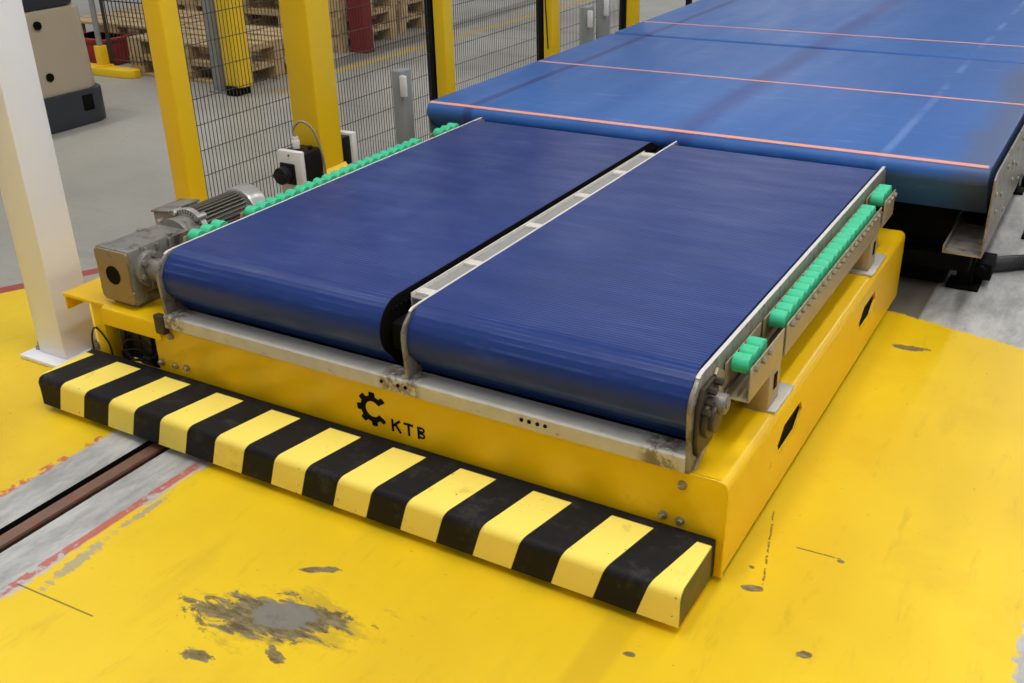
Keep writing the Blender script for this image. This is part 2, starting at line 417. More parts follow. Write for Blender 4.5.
for (x, y) in ((-2.2, 2.3), (-2.2, 3.55), (-.75, 2.3), (-.75, 3.55)):
    b = MB(); b.cyl((x, y, .061), .06, .04, 'x', 28, bev=.004); b.cyl((x, y, .061), .015, .08, 'x', 12)
    b.build('wheel', M['darkmetal'], sh)
# gear mark and letters on the front panel
b = MB()
gx, gz = -1.655, .207; R1, R2, R0 = .0415, .0540, .0250
o_, i_ = [], []
a0, a1 = math.radians(34), math.radians(326)
N = 180
for k in range(N + 1):
    a = a0 + (a1 - a0) * k / N
    d = (math.degrees(a) - 42) / 46.6; ph = abs(d - round(d)); tooth = 1 if ph < .22 else (0 if ph > .31 else (.31 - ph) / .09)
    r = R1 + (R2 - R1) * tooth
    o_.append((gx + r * math.cos(a), gz + r * math.sin(a)))
for k in range(41):
    a = a1 + (a0 - a1) * k / 40; i_.append((gx + .001 + R0 * math.cos(a), gz + R0 * math.sin(a)))
b.prism(o_ + i_, 'y', YF - .0012, YF - .0002)
b.build('gear_mark', M['logo'], sh, smooth=False)
b = MB(); y0, y1 = YF - .0012, YF - .0002
def stroke(bb, p, q, w=.0074):
    p, q = Vector(p), Vector(q); d = (q - p).normalized(); nn = Vector((-d.y, d.x)) * w / 2
    bb.prism([tuple(p + nn), tuple(q + nn), tuple(q - nn), tuple(p - nn)], 'y', y0, y1)
zb, zt_ = .154, .193
stroke(b, (-1.588, zb), (-1.588, zt_)); stroke(b, (-1.5855, .173), (-1.562, zt_)); stroke(b, (-1.579, .179), (-1.561, zb))
b.build('letter_k', M['logo'], sh, smooth=False)
b = MB(); stroke(b, (-1.549, zt_ - .003), (-1.517, zt_ - .003)); stroke(b, (-1.533, zb), (-1.533, zt_ - .006))
b.build('letter_t', M['logo'], sh, smooth=False)
b = MB(); stroke(b, (-1.500, zb), (-1.500, zt_))
for (cz, r) in ((.1842, .0088), (.1662, .0092)):
    pts = [(-1.4915 + .004 + (r + 0) * math.cos(a), cz + r * math.sin(a)) for a in [-PI / 2 + PI * k / 10 for k in range(11)]]
    pin = [(-1.4915 + .004 + (r - .006) * math.cos(a), cz + (r - .006) * math.sin(a)) for a in [PI / 2 - PI * k / 10 for k in range(11)]]
    b.prism([(-1.4965, cz - r)] + pts + [(-1.4965, cz + r), (-1.4965, cz + r - .006)] + pin + [(-1.4965, cz - r + .006)], 'y', y0, y1)
b.build('letter_b', M['logo'], sh, smooth=False)
# cross bar carrying the belts
b = MB(); b.prism([(1.957, .295), (1.957, .333), (1.962, .339), (2.02, .341), (2.02, .335), (1.965, .331), (1.963, .295)], 'x', -2.436, -.722)
for x in (-1.60, -1.555, -1.525, -1.50, -1.135, -1.115, -1.09, -1.07): pass
bar = b.build('cross_bar', M['bar'], sh)
for x in (-1.60, -1.545, -1.520, -1.160, -1.138, -1.114, -1.092):
    b = MB(); b.cyl((x, 1.9565, .318), .0055, .002, 'y', 14); b.build('bolt_hole', M['logo'], bar)
# motor shelf and its leg at the left end
b = MB()
b.box(-2.955, -2.50, 1.985, 2.66, .288, .300, .003)
b.prism([(1.966, .238), (1.966, .286), (1.970, .295), (1.982, .300), (1.988, .300), (1.988, .290), (1.974, .286), (1.974, .238)], 'x', -2.745, -2.478)
b.build('motor_shelf', M['yellow'], sh)
b = MB(); b.box(-2.477, -2.438, 1.950, 1.974, .270, .334, .004); b.build('corner_bracket', M['darkmetal'], sh)
b = MB(); b.box(-2.955, -2.945, 1.99, 2.4, .24, .29, .002); b.build('shelf_flange', M['yellow'], sh)
b = MB(); b.box(-2.825, -2.775, 1.990, 2.08, .03, .288, .004); b.build('shelf_leg', M['yellow'], sh)
b = MB(); b.cyl((-2.752, 1.987, .25), .004, .006, 'y', 10); b.build('bolt', M['darkmetal'], sh)
b = MB(); b.box(-2.60, -2.522, 2.16, 2.17, .02, .284, .002); b.build('back_plate', M['yellow'], sh)
b = MB()
b.box(-2.765, -2.60, 2.16, 2.20, .02, .284, .008); b.box(-2.74, -2.655, 2.02, 2.12, .10, .27, .008); b.cyl((-2.69, 1.99, .235), .012, .03, 'y', 16, bev=.003); b.tube([(-2.72, 2.01, .06), (-2.70, 2.0, .25)], .012, 10); b.box(-2.65, -2.60, 2.02, 2.06, .09, .2, .006); b.box(-2.715, -2.62, 2.05, 2.14, .06, .13, .01)
b.cyl((-2.64, 2.04, .17), .018, .16, 'z', 14); b.box(-2.73, -2.70, 2.06, 2.13, .12, .2, .004)
b.build('brake_linkage', M['darkmetal'], sh)

# ------------------------------------------------------------------ striped bumper
b = MB()
pr = [(1.752, .022), (1.972, .022), (1.972, .124), (1.775, .121)]
pr += [(1.775 + .022 * math.cos(a), .099 + .022 * math.sin(a)) for a in [PI / 2 + PI / 12 * k for k in range(1, 7)]]
pr = [(y, z) for (y, z) in pr]
b.prism(pr, 'x', -2.84, -.637, .004)
tag(b.build('striped_bumper', M['stripe']), 'long rubber bumper with black and yellow stripes along the shuttle front', 'bumper')

# ------------------------------------------------------------------ belts of the shuttle
def belt_profile(y0, y1, zt, zb, n=14):
    r = (zt - zb) / 2; zc = (zt + zb) / 2
    pts = [(y0 + r - r * math.sin(PI * k / n), zc - r * math.cos(PI * k / n)) for k in range(n + 1)]       # front nose, bottom to top
    pts += [(y1 - r + r * math.sin(PI * k / n), zc + r * math.cos(PI * k / n)) for k in range(n + 1)]
    return pts
def shuttle_profile():
    r = .088; th = math.radians(58)
    f = [(2.075, .342), (2.03, .343)] + [(1.970 + r - r * math.sin(a), .536 - r - r * math.cos(a)) for a in [PI / 2 - th + (PI / 2 + th) * k / 18 for k in range(19)]]
    bk = [(5.798 - y, z) for (y, z) in f[::-1]]
    return f + bk
def belt_unit(xa, xb, label, side):
    t = thing('belt_conveyor', ((xa + xb) / 2, 2.9, .29), label, 'conveyor belt')
    b = MB()
    b.prism(shuttle_profile(), 'x', xa, xb, .003)
    b.build('belt', M['belt'], t)
    return t
def side_plate(par, x0, x1, low=True, name='side_plate', mat='plate_metal'):
    o = [(1.966, .288)] if low else [(1.966, .336)]
    o += [(1.957, .455), (1.960, .480), (1.972, .500), (2.000, .524), (2.012, .530), (2.03, .532), (3.80, .532), (3.835, .52), (3.845, .47), (3.84, .44), (2.30, .42), (2.20, .40), (2.06, .34)]
    if low: o += [(1.995, .288)]
    else: o += [(2.01, .336)]
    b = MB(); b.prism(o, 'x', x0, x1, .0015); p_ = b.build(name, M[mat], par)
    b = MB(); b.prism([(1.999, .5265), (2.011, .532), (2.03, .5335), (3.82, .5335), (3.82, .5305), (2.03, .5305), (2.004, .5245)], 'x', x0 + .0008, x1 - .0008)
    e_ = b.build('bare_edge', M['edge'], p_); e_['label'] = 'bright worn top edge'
    return p_
L = belt_unit(-2.422, -1.602, 'left-hand dark blue ribbed belt on the shuttle, nearest the gear motor', 'l')
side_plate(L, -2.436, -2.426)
b = MB()   # toothed inner edge strip of the left belt
for k in range(90):
    y = 2.02 + k * .0201
    b.box(-1.600, -1.594, y, y + .012, .500, .508)
b.prism(shuttle_profile(), 'x', -1.6030, -1.5985)
b.build('toothed_edge', M['void'], L)
b = MB(); b.cyl((-2.01, 2.085, .44), .075, .80, 'x', 28); b.build('drum', M['darkmetal'], L)
Rr = belt_unit(-1.512, -.728, 'right-hand dark blue ribbed belt on the shuttle, beside the full roller rail', 'r')
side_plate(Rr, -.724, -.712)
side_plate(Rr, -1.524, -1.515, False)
b = MB()   # ladder channel in the gap between the two belts
b.box(-1.588, -1.584, 2.10, 3.66, .47, .527, .001)
for y in (2.12, 2.36, 2.72, 3.06, 3.36, 3.62): b.box(-1.584, -1.525, y, y + .035, .498, .5235, .002)
b.build('ladder_channel', M['edge'], Rr)
b = MB(); b.box(-1.584, -1.526, 2.10, 3.66, .508, .515); b.build('channel_floor', M['galv'], Rr)
b = MB(); b.cyl((-1.12, 2.085, .44), .075, .76, 'x', 28); b.build('drum', M['darkmetal'], Rr)
b = MB(); b.box(-1.588, -1.53, 2.00, 2.09, .40, .48, .01); b.build('spacer_block', M['void'], Rr)
b = MB(); b.box(-1.588, -1.53, 3.68, 3.79, .42, .50, .01); b.build('spacer_block', M['void'], Rr)
# bearing unit with shaft outside the right plate
b = MB()
b.prism([(1.985, .33), (2.075, .33), (2.10, .37), (2.10, .47), (2.075, .50), (2.00, .50), (1.975, .46), (1.972, .37)], 'x', -.712, -.700, .002)
b.cyl((-.694, 2.035, .415), .052, .016, 'x', 28, bev=.004)
b.cyl((-.690, 2.035, .415), .036, .03, 'x', 24, bev=.003)
brg = b.build('bearing_housing', M['darkmetal'], Rr)
b = MB(); b.cyl((-.684, 2.052, .447), .025, .046, 'x', 24, bev=.004); b.cyl((-.660, 2.052, .447), .012, .004, 'x', 16); b.build('shaft_end', M['cast'], brg)
for (y, z) in ((1.995, .445), (2.015, .462), (2.07, .492), (2.03, .485)):
    b = MB(); b.cyl((-.692, y, z), .009, .022, 'x', 6, bev=.001); b.build('bolt', M['darkmetal'], brg)
b = MB()
b.prism([(1.985, .288), (2.05, .31), (2.150, .375), (2.150, .48), (2.10, .51), (2.085, .50), (2.12, .42), (2.10, .36), (2.03, .33)], 'x', -.711, -.704, .001)
b.build('gusset_plate', M['taupe'], Rr)

# ------------------------------------------------------------------ green roller rails
def roller(par, x, y, z, r=.0245, w=.042):
    b = MB()
    n = 12; pts = []
    for k in range(n * 2):
        a = 2 * PI * k / (n * 2); rr = r * (1.0 if k % 2 else .955)
        pts.append((y + rr * math.cos(a), z + rr * math.sin(a)))
    b.prism(pts, 'x', x - w / 2, x + w / 2, .003)
    return b.build('roller', M['green'], par)
def bolts(par, x, y, z, sgn):
    b = MB(); b.cyl((x + sgn * .006, y, z), .0085, .012, 'x', 6, bev=.001); return b.build('axle_bolt', M['bolt'], par)
def rail(ys, sgn, xpl, z, label, name='roller_rail', legs=(), holder=None):
    """ys roller centres; xpl the face of the belt's side plate; sgn +1 right of it"""
    t = thing(name, (xpl + sgn * .04, (ys[0] + ys[-1]) / 2, .285), label, 'roller rail')
    xc = xpl + sgn * .036
    for y in ys:
        r_ = roller(t, xc, y, z)
        bolts(t, xc + sgn * .0315, y, z - .006, sgn)
    a, c = ys[0] - .032, max([ys[-1] + .032] + [l_[0] + .045 for l_ in legs])
    b = MB()
    xi, xo = sorted((xc - sgn * .029, xc - sgn * .033)); b.box(xi, xo, a, c, z - .06, z + .006, .001)
    xi, xo = sorted((xc + sgn * .029, xc + sgn * .0325)); b.box(xi, xo, a, c, z - .085, z + .004, .001)
    xi, xo = sorted((xc - sgn * .033, xc + sgn * .0325)); b.box(xi, xo, a, c, z - .088, z - .084, .001)
    b.build('channel', M['taupe'], t)
    for (y, fy0, fy1) in legs:
        b = MB(); xi, xo = sorted((xc - sgn * .030, xc + sgn * .032)); b.box(xi, xo, y - .045, y + .045, .292, z - .084, .006)
        b.build('bracket', M['taupe'], t)
        b = MB(); xi, xo = sorted((xc - sgn * .034, xc + sgn * .052)); b.box(xi, xo, fy0, fy1, .285, .293, .002); b.build('foot_plate', M['alu'], t)
        b = MB(); xx = xc + sgn * .0325
        b.box(min(xx, xx + sgn * .002), max(xx, xx + sgn * .002), y - .012, y + .012, .34, .385, .001); b.build('slot', M['logo'], t)
    return t
xp = -.712
rail([2.190, 2.240, 2.290], 1, xp, .489, 'short three-roller green rail beside the shaft bearing at the near right corner', legs=((2.375, 2.335, 2.50),))
rail([2.475 + .0498 * k for k in range(20)], 1, xp, .489, 'long green roller rail along the right edge of the right belt', legs=((3.44, 3.37, 3.58),))
rail([3.565, 3.612, 3.659], 1, xp, .492, 'short green roller block at the far right corner of the right belt')
xq = -2.436
rail([2.175, 2.225, 2.272], -1, xq, .517, 'short three-roller green rail between gearbox and left belt')
rail([2.430 + .0498 * k for k in range(20)], -1, xq, .517, 'long green roller rail along the left belt beside the mesh fence', legs=((2.80, 2.72, 2.90), (3.2, 3.12, 3.30)))
rail([3.555, 3.604, 3.652], -1, xq, .517, 'short green roller block at the far left corner of the left belt')

# ------------------------------------------------------------------ gear motor
gm = thing('gear_motor', (-2.68, 2.2, .30), 'grey gear motor with finned body on the yellow shelf left of the belts', 'motor')
b = MB()
b.box(-2.745, -2.612, 2.004, 2.20, .338, .498, .008)
b.box(-2.755, -2.600, 2.00, 2.05, .318, .500, .007)
b.prism([(-2.742, .345), (-2.614, .345), (-2.606, .49), (-2.748, .49)], 'y', 2.18, 2.27, .006)
b.box(-2.735, -2.62, 2.015, 2.30, .300, .345, .004)
b.cyl((-2.68, 2.292, .437), .080, .07, 'y', 32, r2=.074, bev=.004)
for y in (2.07, 2.12, 2.17): b.box(-2.613, -2.605, y, y + .012, .36, .49, .003)
for (x, y) in ((-2.73, 2.03), (-2.63, 2.03), (-2.735, 2.17), (-2.622, 2.19)): b.cyl((x, y, .499), .012, .006, 'z', 12, bev=.001)
gb = b.build('gearbox', M['cast'], gm)
b = MB(); b.prism([(-2.748, .330), (-2.738, .326), (-2.736, .322), (-2.61, .322), (-2.602, .33), (-2.602, .362), (-2.606, .365), (-2.606, .45), (-2.602, .455), (-2.602, .49), (-2.610, .496), (-2.742, .496), (-2.752, .488), (-2.752, .46), (-2.748, .455), (-2.748, .365), (-2.752, .36)], 'y', 1.992, 2.001, .001)
b.build('cover_plate', M['cast_face'], gb)
b = MB(); b.cyl((-2.679, 1.991, .413), .031, .004, 'y', 28); b.build('hollow_bore', M['logo'], gb)
b = MB()   # output flange and coupling toward the belt drum
b.cyl((-2.595, 2.07, .425), .058, .03, 'x', 28, bev=.004); b.cyl((-2.53, 2.07, .425), .036, .15, 'x', 24, bev=.004); b.cyl((-2.475, 2.07, .425), .050, .028, 'x', 28, bev=.004)
for k in range(6):
    a = k * PI / 3 + .3; b.cyl((-2.585, 2.07 + .046 * math.cos(a), .425 + .046 * math.sin(a)), .009, .03, 'x', 6)
b.build('output_coupling', M['cast'], gm)
b = MB()
b.cyl((-2.684, 2.44, .448), .066, .26, 'y', 36)
for k in range(36):
    a = 2 * PI * k / 36
    m = Matrix.Translation((-2.684, 2.44, .448)) @ Matrix.Rotation(a, 4, 'Y')
    b.box(.064, .080, -.115, .115, -.0018, .0018, 0, m)
b.build('finned_stator', M['stator'], gm)
b = MB(); b.cyl((-2.684, 2.338, .445), .086, .022, 'y', 36, bev=.003)
for a in (PI / 4, 3 * PI / 4, 5 * PI / 4, 7 * PI / 4): b.cyl((-2.68 + .078 * math.cos(a), 2.335, .455 + .078 * math.sin(a)), .012, .04, 'y', 10, bev=.002)
b.build('motor_flange', M['cowl'], gm)
b = MB(); b.cyl((-2.684, 2.600, .449), .087, .075, 'y', 40, bev=.010); b.cyl((-2.684, 2.640, .449), .045, .012, 'y', 24, bev=.003)
b.build('fan_cowl', M['cowl'], gm)
b = MB()
m = Matrix.Translation((-2.782, 2.375, .488)) @ Matrix.Rotation(-.12, 4, 'Y')
b.box(-.042, .042, -.068, .068, -.024, .022, .006, m); b.box(-.046, .046, -.072, .072, .022, .030, .003, m)
tb = b.build('terminal_box', M['cast'], gm)
b = MB(); b.cyl((-2.775, 2.295, .484), .011, .034, 'y', 12, bev=.002); b.build('cable_gland', M['bolt'], tb)

# ------------------------------------------------------------------ loose cables under the shelf
b = MB()
pts0 = [(-2.60, 2.0, .135), (-2.56, 1.99, .175), (-2.60, 1.985, .20), (-2.665, 1.985, .19), (-2.70, 1.99, .15), (-2.66, 1.99, .118), (-2.60, 1.995, .14)]
b.tube(bez(pts0, 10), .0032)
b.tube(bez([(-2.585, 1.99, .14), (-2.62, 1.985, .165), (-2.68, 1.985, .150), (-2.71, 1.99, .135), (-2.72, 2.0, .10)], 10), .0030)
b.tube(bez([(-2.58, 1.985, .142), (-2.55, 1.99, .155), (-2.545, 2.0, .19), (-2.60, 2.02, .215), (-2.65, 2.03, .22)], 10), .0030)
b.tube(bez([(-2.575, 1.985, .140), (-2.63, 1.98, .125), (-2.67, 1.985, .128), (-2.70, 2.0, .20), (-2.69, 2.02, .26)], 10), .0028)
b.box(-2.60, -2.565, 1.980, 1.995, .132, .150, .004)
tag(b.build('cable_loops', M['black']), 'tangle of thin black cable loops hanging under the yellow motor shelf', 'cable')
b = MB(); b.tube(bez([(-2.848, 2.02, .03), (-2.87, 2.0, .10), (-2.855, 1.995, .17), (-2.81, 1.985, .20), (-2.76, 1.983, .15), (-2.772, 1.99, .08), (-2.79, 1.985, .03)], 10), .0032)
tag(b.build('cable_loop', M['black']), 'single black cable loop hooked round the yellow shelf leg beside the white post', 'cable')

# ------------------------------------------------------------------ wide conveyors behind
def wide_profile(y0, y1, first):
    zt, zb = .560, .355; pts = []
    if first:          # small nose roller, belt then drops back to the drive drum
        r = .042; cy, cz = y0 + r, zt - r; th = math.radians(38)
        pts = [(y0 + .145, zb)] + [(cy - r * math.sin(a), cz - r * math.cos(a)) for a in [PI / 2 - th + (PI / 2 + th) * k / 12 for k in range(13)]]
    else:
        r = .03; pts = [(y0, zb)] + [(y0 + r - r * math.cos(PI / 2 * k / 6), zt - r + r * math.sin(PI / 2 * k / 6)) for k in range(7)]
    r = .03
    pts += [(y1 - r + r * math.sin(PI / 2 * k / 6), zt - r + r * math.cos(PI / 2 * k / 6)) for k in range(7)] + [(y1, zb)]
    return pts
def wide(y0, y1, label, seams, xr=-.368, first=True):
    t = thing('wide_belt_conveyor', (-1.55, (y0 + y1) / 2, 0), label, 'conveyor belt')
    b = MB(); b.prism(wide_profile(y0, y1, first), 'x', -2.745, xr, .006)
    b.build('belt', M['bigbelt'], t)
    for ys in seams:
        b = MB()
        if abs(ys - 3.905) < .01:      # the strip lies on the curve of the nose
            r = .042; yc, zc = y0 + r, .518
            for k in range(3): pass
            a0_ = math.radians(64); a1_ = math.radians(92)
            pts = [(yc - (r + .0015) * math.cos(a0_ + (a1_ - a0_) * k / 3), zc + (r + .0015) * math.sin(a0_ + (a1_ - a0_) * k / 3)) for k in range(4)]
            pts += [(yc - (r - .002) * math.cos(a1_ + (a0_ - a1_) * k / 3), zc + (r - .002) * math.sin(a1_ + (a0_ - a1_) * k / 3)) for k in range(4)]
            b.prism(pts, 'x', -2.742, xr - .01)
        else: b.box(-2.738, xr - .01, ys - .010, ys + .010, .5585, .5612)
        b.build('seam_strip', M['orange'], t)
    return t
W1 = wide(3.846, 5.800, 'wide blue flat belt directly behind the shuttle, with two salmon seam lines', [3.905, 4.884])
b = MB(); b.holed([(3.79, .262), (5.80, .262), (5.80, .556), (3.83, .556), (3.79, .54)],
     [[(yy + .011 * math.cos(2 * PI * k / 10), zz + .011 * math.sin(2 * PI * k / 10)) for k in range(10)] for (yy, zz) in
      [(3.83 + .10 * i, (.52, .44, .49, .34)[i % 4]) for i in range(19)]], 'x', -.340, -.346)
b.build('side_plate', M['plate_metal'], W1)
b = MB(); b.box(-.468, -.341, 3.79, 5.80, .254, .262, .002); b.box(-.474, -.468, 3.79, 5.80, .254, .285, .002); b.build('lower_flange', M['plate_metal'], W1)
for i in range(22):
    y = 3.86 + .0875 * i; z = (.47, .38, .42, .50, .31)[i % 5]
    b = MB(); b.cyl((-.337, y, z), .009, .008, 'x', 8, bev=.001); b.build('bolt', M['bolt'], W1)
b = MB(); b.box(-2.752, -2.744, 3.87, 5.80, .30, .535, .002); b.build('side_plate', M['galv'], W1)
b = MB(); b.box(-2.60, -.49, 4.12, 5.78, .004, .345, .01); b.build('underframe', M['void'], W1)
b = MB(); b.box(-2.70, -.40, 4.03, 4.12, .10, .16, .005); b.build('cross_member', M['void'], W1)
for (x, y) in ((-2.62, 4.10), (-.42, 4.16), (-.42, 5.5), (-2.62, 5.5)):
    b = MB(); b.box(x - .03, x + .03, y - .03, y + .03, .012, .30, .003); b.box(x - .06, x + .06, y - .06, y + .06, 0, .012, .002)
    b.build('leg', M['void'], W1)
b = MB(); b.box(-.41, -.33, 4.16, 4.30, .03, .10, .006); b.cyl((-.37, 4.15, .075), .02, .03, 'y', 14); b.build('cable_entry_box', M['void'], W1)
W2 = wide(5.812, 10.6, 'second wide blue flat belt farther back beyond the dark joint', [6.248], first=False)
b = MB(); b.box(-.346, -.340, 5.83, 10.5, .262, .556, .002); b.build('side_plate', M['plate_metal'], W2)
b = MB(); b.box(-2.752, -2.744, 5.84, 10.5, .30, .535, .002); b.build('side_plate', M['galv'], W2)
for (x, y) in ((-2.62, 6.1), (-.42, 6.1), (-.42, 8.5), (-2.62, 8.5), (-.42, 10.2), (-2.62, 10.2)):
    b = MB(); b.box(x - .03, x + .03, y - .03, y + .03, .012, .352, .003); b.box(x - .06, x + .06, y - .06, y + .06, 0, .012, .002)
    b.build('leg', M['void'], W2)
# bracket and hose on the floor at the far right
t = thing('floor_bracket', (-.25, 4.80, 0), 'black steel stand bracket on the floor outside the wide belt side plate', 'bracket')
b = MB(); b.box(-.335, -.16, 4.83, 4.91, .22, .26, .004); b.build('arm', M['void'], t)
b = MB(); b.box(-.21, -.16, 4.84, 4.90, .01, .22, .004); b.build('upright', M['void'], t)
b = MB(); b.box(-.29, -.10, 4.80, 4.94, 0, .012, .002); b.build('foot', M['void'], t)
b = MB()
hp = bez([(-.375, 4.32, .05), (-.34, 4.35, .036), (-.26, 4.42, .032), (.0, 4.60, .032), (.5, 4.9, .032)], 40)
b.tube(hp, .026, 14)
for i in range(2, len(hp) - 2, 2):
    d = (hp[i + 1] - hp[i]).normalized(); b.tube([hp[i] - d * .003, hp[i] + d * .003], .031, 14)
tag(b.build('corrugated_hose', M['hose']), 'thick black corrugated hose on the pale floor at the right edge', 'hose')

# ------------------------------------------------------------------ posts and fence
def yellow_post(x1, y0, w, d, label, collar=False, h=2.6, cable=False):
    t = thing('guard_post', (x1 - w / 2, y0 + d / 2, 0), label, 'post')
    b = MB(); b.box(x1 - w, x1, y0, y0 + d, .012, h, .006, seg=3); b.build('column', M['post_yellow'], t)
    b = MB(); b.box(x1 - w - (.005 if not collar else .030), x1 + .04, y0 - .04, y0 + d + .04, 0, .012, .002); b.build('base_plate', M['post_yellow'], t)
    if collar:
        b = MB()
        for (q, z0, z1, q2) in ((.032, .012, .335, .032),):
            b.box(x1 - w - q, x1 + q, y0 - q + .02, y0 + d + q, z0, z1, .004)
            pts = [(x1 - w - q, .333), (x1 + q, .333), (x1, .375), (x1 - w, .375)]
            b.prism(pts, 'y', y0 - .004, y0 + d + q - .02)
        b.build('collar', M['post_yellow'], t)
    if cable:
        b = MB(); b.tube(bez([(x1 - .02, y0 - .004, h), (x1 - .035, y0 - .004, 1.3), (x1 - .05, y0 - .004, .9), (x1 - .03, y0 - .004, .5)], 8), .004); b.build('cable', M['wire'], t)
    return t
yellow_post(-2.990, 2.632, .090, .082, 'near yellow square post standing behind the gear motor')
yellow_post(-2.900, 3.286, .142, .142, 'thickest yellow post with flared collar, carrying the rotary switch box', True)
yellow_post(-2.990, 4.385, .064, .080, 'slim yellow post at the front left corner of the wide belt')
yellow_post(-2.990, 5.505, .062, .090, 'slim yellow post with a thin cable, midway along the wide belt', cable=True)
yellow_post(-2.990, 6.650, .058, .094, 'slim yellow post farthest back beside the second wide belt')
XFc = -3.085
def fence_post(y, label):
    t = thing('fence_post', (XFc, y, 0), label, 'fence post')
    b = MB(); b.box(-3.102, -3.066, y, y + .05, .008, 2.2, .003); b.build('upright', M['blackpaint'], t)
    b = MB(); b.box(-3.13, -3.062, y - .01, y + .06, 0, .008, .001); b.build('foot_plate', M['blackpaint'], t)
fence_post(4.385, 'black fence post beside the slim yellow post at the wide belt corner')
fence_post(5.505, 'black fence post beside the yellow post that has a thin cable')
fence_post(6.650, 'black fence post beside the farthest yellow post')
fence_post(7.85, 'black fence post at the top edge of the photo, beyond the last yellow post')
def fence_panel(y0, y1, label):
    b = MB()
    n = int((y1 - y0) / .0195)
    for i in range(n + 1):
        y = y0 + (y1 - y0) * i / n; b.box(XFc - .0011, XFc + .0011, y - .0011, y + .0011, .10, 1.95)
    for k in range(18):
        z = .112 + .1 * k + .05; b.box(XFc + .0011, XFc + .0033, y0, y1, z - .0013, z + .0013)
    b.box(XFc - .012, XFc + .012, y0, y1, .085, .105); b.box(XFc - .012, XFc + .012, y0, y1, 1.94, 1.96)
    return tag(b.build('mesh_fence_panel', M['wire'], smooth=False), label, 'mesh fence')
fence_panel(2.722, 4.38, 'dark wire mesh fence panel from the near yellow post to the wide belt corner')
fence_panel(4.44, 5.50, 'dark wire mesh fence panel between first and second black fence posts')
fence_panel(5.56, 6.645, 'dark wire mesh fence panel between second and third black fence posts')
# white post
t = thing('support_post', (-3.12, 2.08, 0), 'white painted square steel post in the left foreground', 'post')
b = MB(); b.box(-3.192, -3.050, 2.005, 2.145, .016, 3.0, .004); b.build('column', M['white'], t)
b = MB(); b.box(-3.240, -3.004, 1.955, 2.17, 0, .016, .003); b.build('base_plate', M['white'], t)
for (x, y) in ((-3.213, 2.03), (-3.025, 2.12)):
    b = MB(); b.cyl((x, y, .020), .021, .008, 'z', 20, bev=.001); b.cyl((x, y, .032), .014, .018, 'z', 6, bev=.002); b.cyl((x, y, .045), .006, .012, 'z', 10)
    b.build('anchor_bolt', M['bolt'], t)
# grey stub posts with white sensors
def stub(y, x, h, label):
    t = thing('sensor_post', (x, y, 0), label, 'sensor post')
    b = MB(); b.box(x - .070, x - .010, y, y + .08, .01, h, .003); b.build('column', M['stub'], t)
    b = MB(); b.box(x - .09, x + .04, y - .04, y + .10, 0, .01, .002); b.build('base_plate', M['stub'], t)
    b = MB(); b.box(x - .010, x + .022, y - .020, y - .0005, h - .115, h - .015, .004); b.build('sensor', M['whiteplastic'], t)
stub(4.02, -2.99, .645, 'grey stub post with white sensor in front of the mesh, nearest the left belt')
stub(5.99, -2.99, .665, 'grey stub post with white sensor beside the wide belt, nearer of the distant pair')
stub(6.22, -2.99, .70, 'grey stub post with white sensor beside the wide belt, farther of the distant pair')

# rotary switch on the thick post
sw = thing('switch_box', (-2.94, 3.2, .38), 'white and black rotary isolator switch box on the front of the thickest yellow post', 'switch')
b = MB(); b.box(-3.000, -2.872, 3.175, 3.282, .300, .472, .008); b.build('housing', M['black'], sw)
b = MB(); b.box(-3.006, -2.878, 3.150, 3.180, .295, .480, .008); lid = b.build('cover', M['whiteplastic'], sw)
b = MB(); b.cyl((-2.94, 3.148, .462), .004, .004, 'y', 8); b.build('screw', M['darkmetal'], lid)
b = MB(); b.box(-2.992, -2.912, 3.142, 3.152, .338, .428, .006); b.cyl((-2.957, 3.122, .382), .036, .045, 'y', 28, bev=.005); b.box(-2.992, -2.922, 3.095, 3.118, .373, .391, .004)
b.build('rotary_knob', M['black'], sw)
b = MB(); b.cyl((-2.952, 3.215, .492), .016, .035, 'z', 16, bev=.002); b.cyl((-2.952, 3.215, .515), .012, .02, 'z', 14, bev=.002); b.build('cable_gland', M['whiteplastic'], sw)
b = MB(); b.cyl((-2.90, 3.24, .478), .011, .014, 'z', 14, bev=.002); b.build('blanking_plug', M['black'], sw)
b = MB(); b.tube(bez([(-2.952, 3.215, .52), (-2.955, 3.21, .555), (-2.92, 3.22, .59), (-2.870, 3.23, .565), (-2.852, 3.25, .48), (-2.856, 3.27, .38), (-2.87, 3.275, .29), (-2.88, 3.25, .2)], 10), .0055, 10)
b.build('supply_cable', M['cable'], sw)
b = MB(); b.box(-2.985, -2.945, 3.20, 3.24, .012, .30, .003); b.box(-3.01, -2.92, 3.17, 3.27, 0, .012, .002); b.build('stand', M['taupe'], sw)
sw.location = (-2.958, 3.2, .388)
s2 = thing('switch_box', (-2.90, 3.47, .44), 'small white-fronted switch box seen edge-on behind the thickest yellow post', 'switch')
b = MB(); b.box(-2.985, -2.915, 3.43, 3.50, .330, .475, .004); b.build('housing', M['black'], s2)
b = MB(); b.box(-2.990, -2.905, 3.50, 3.535, .32, .485, .005); b.build('cover', M['whiteplastic'], s2)

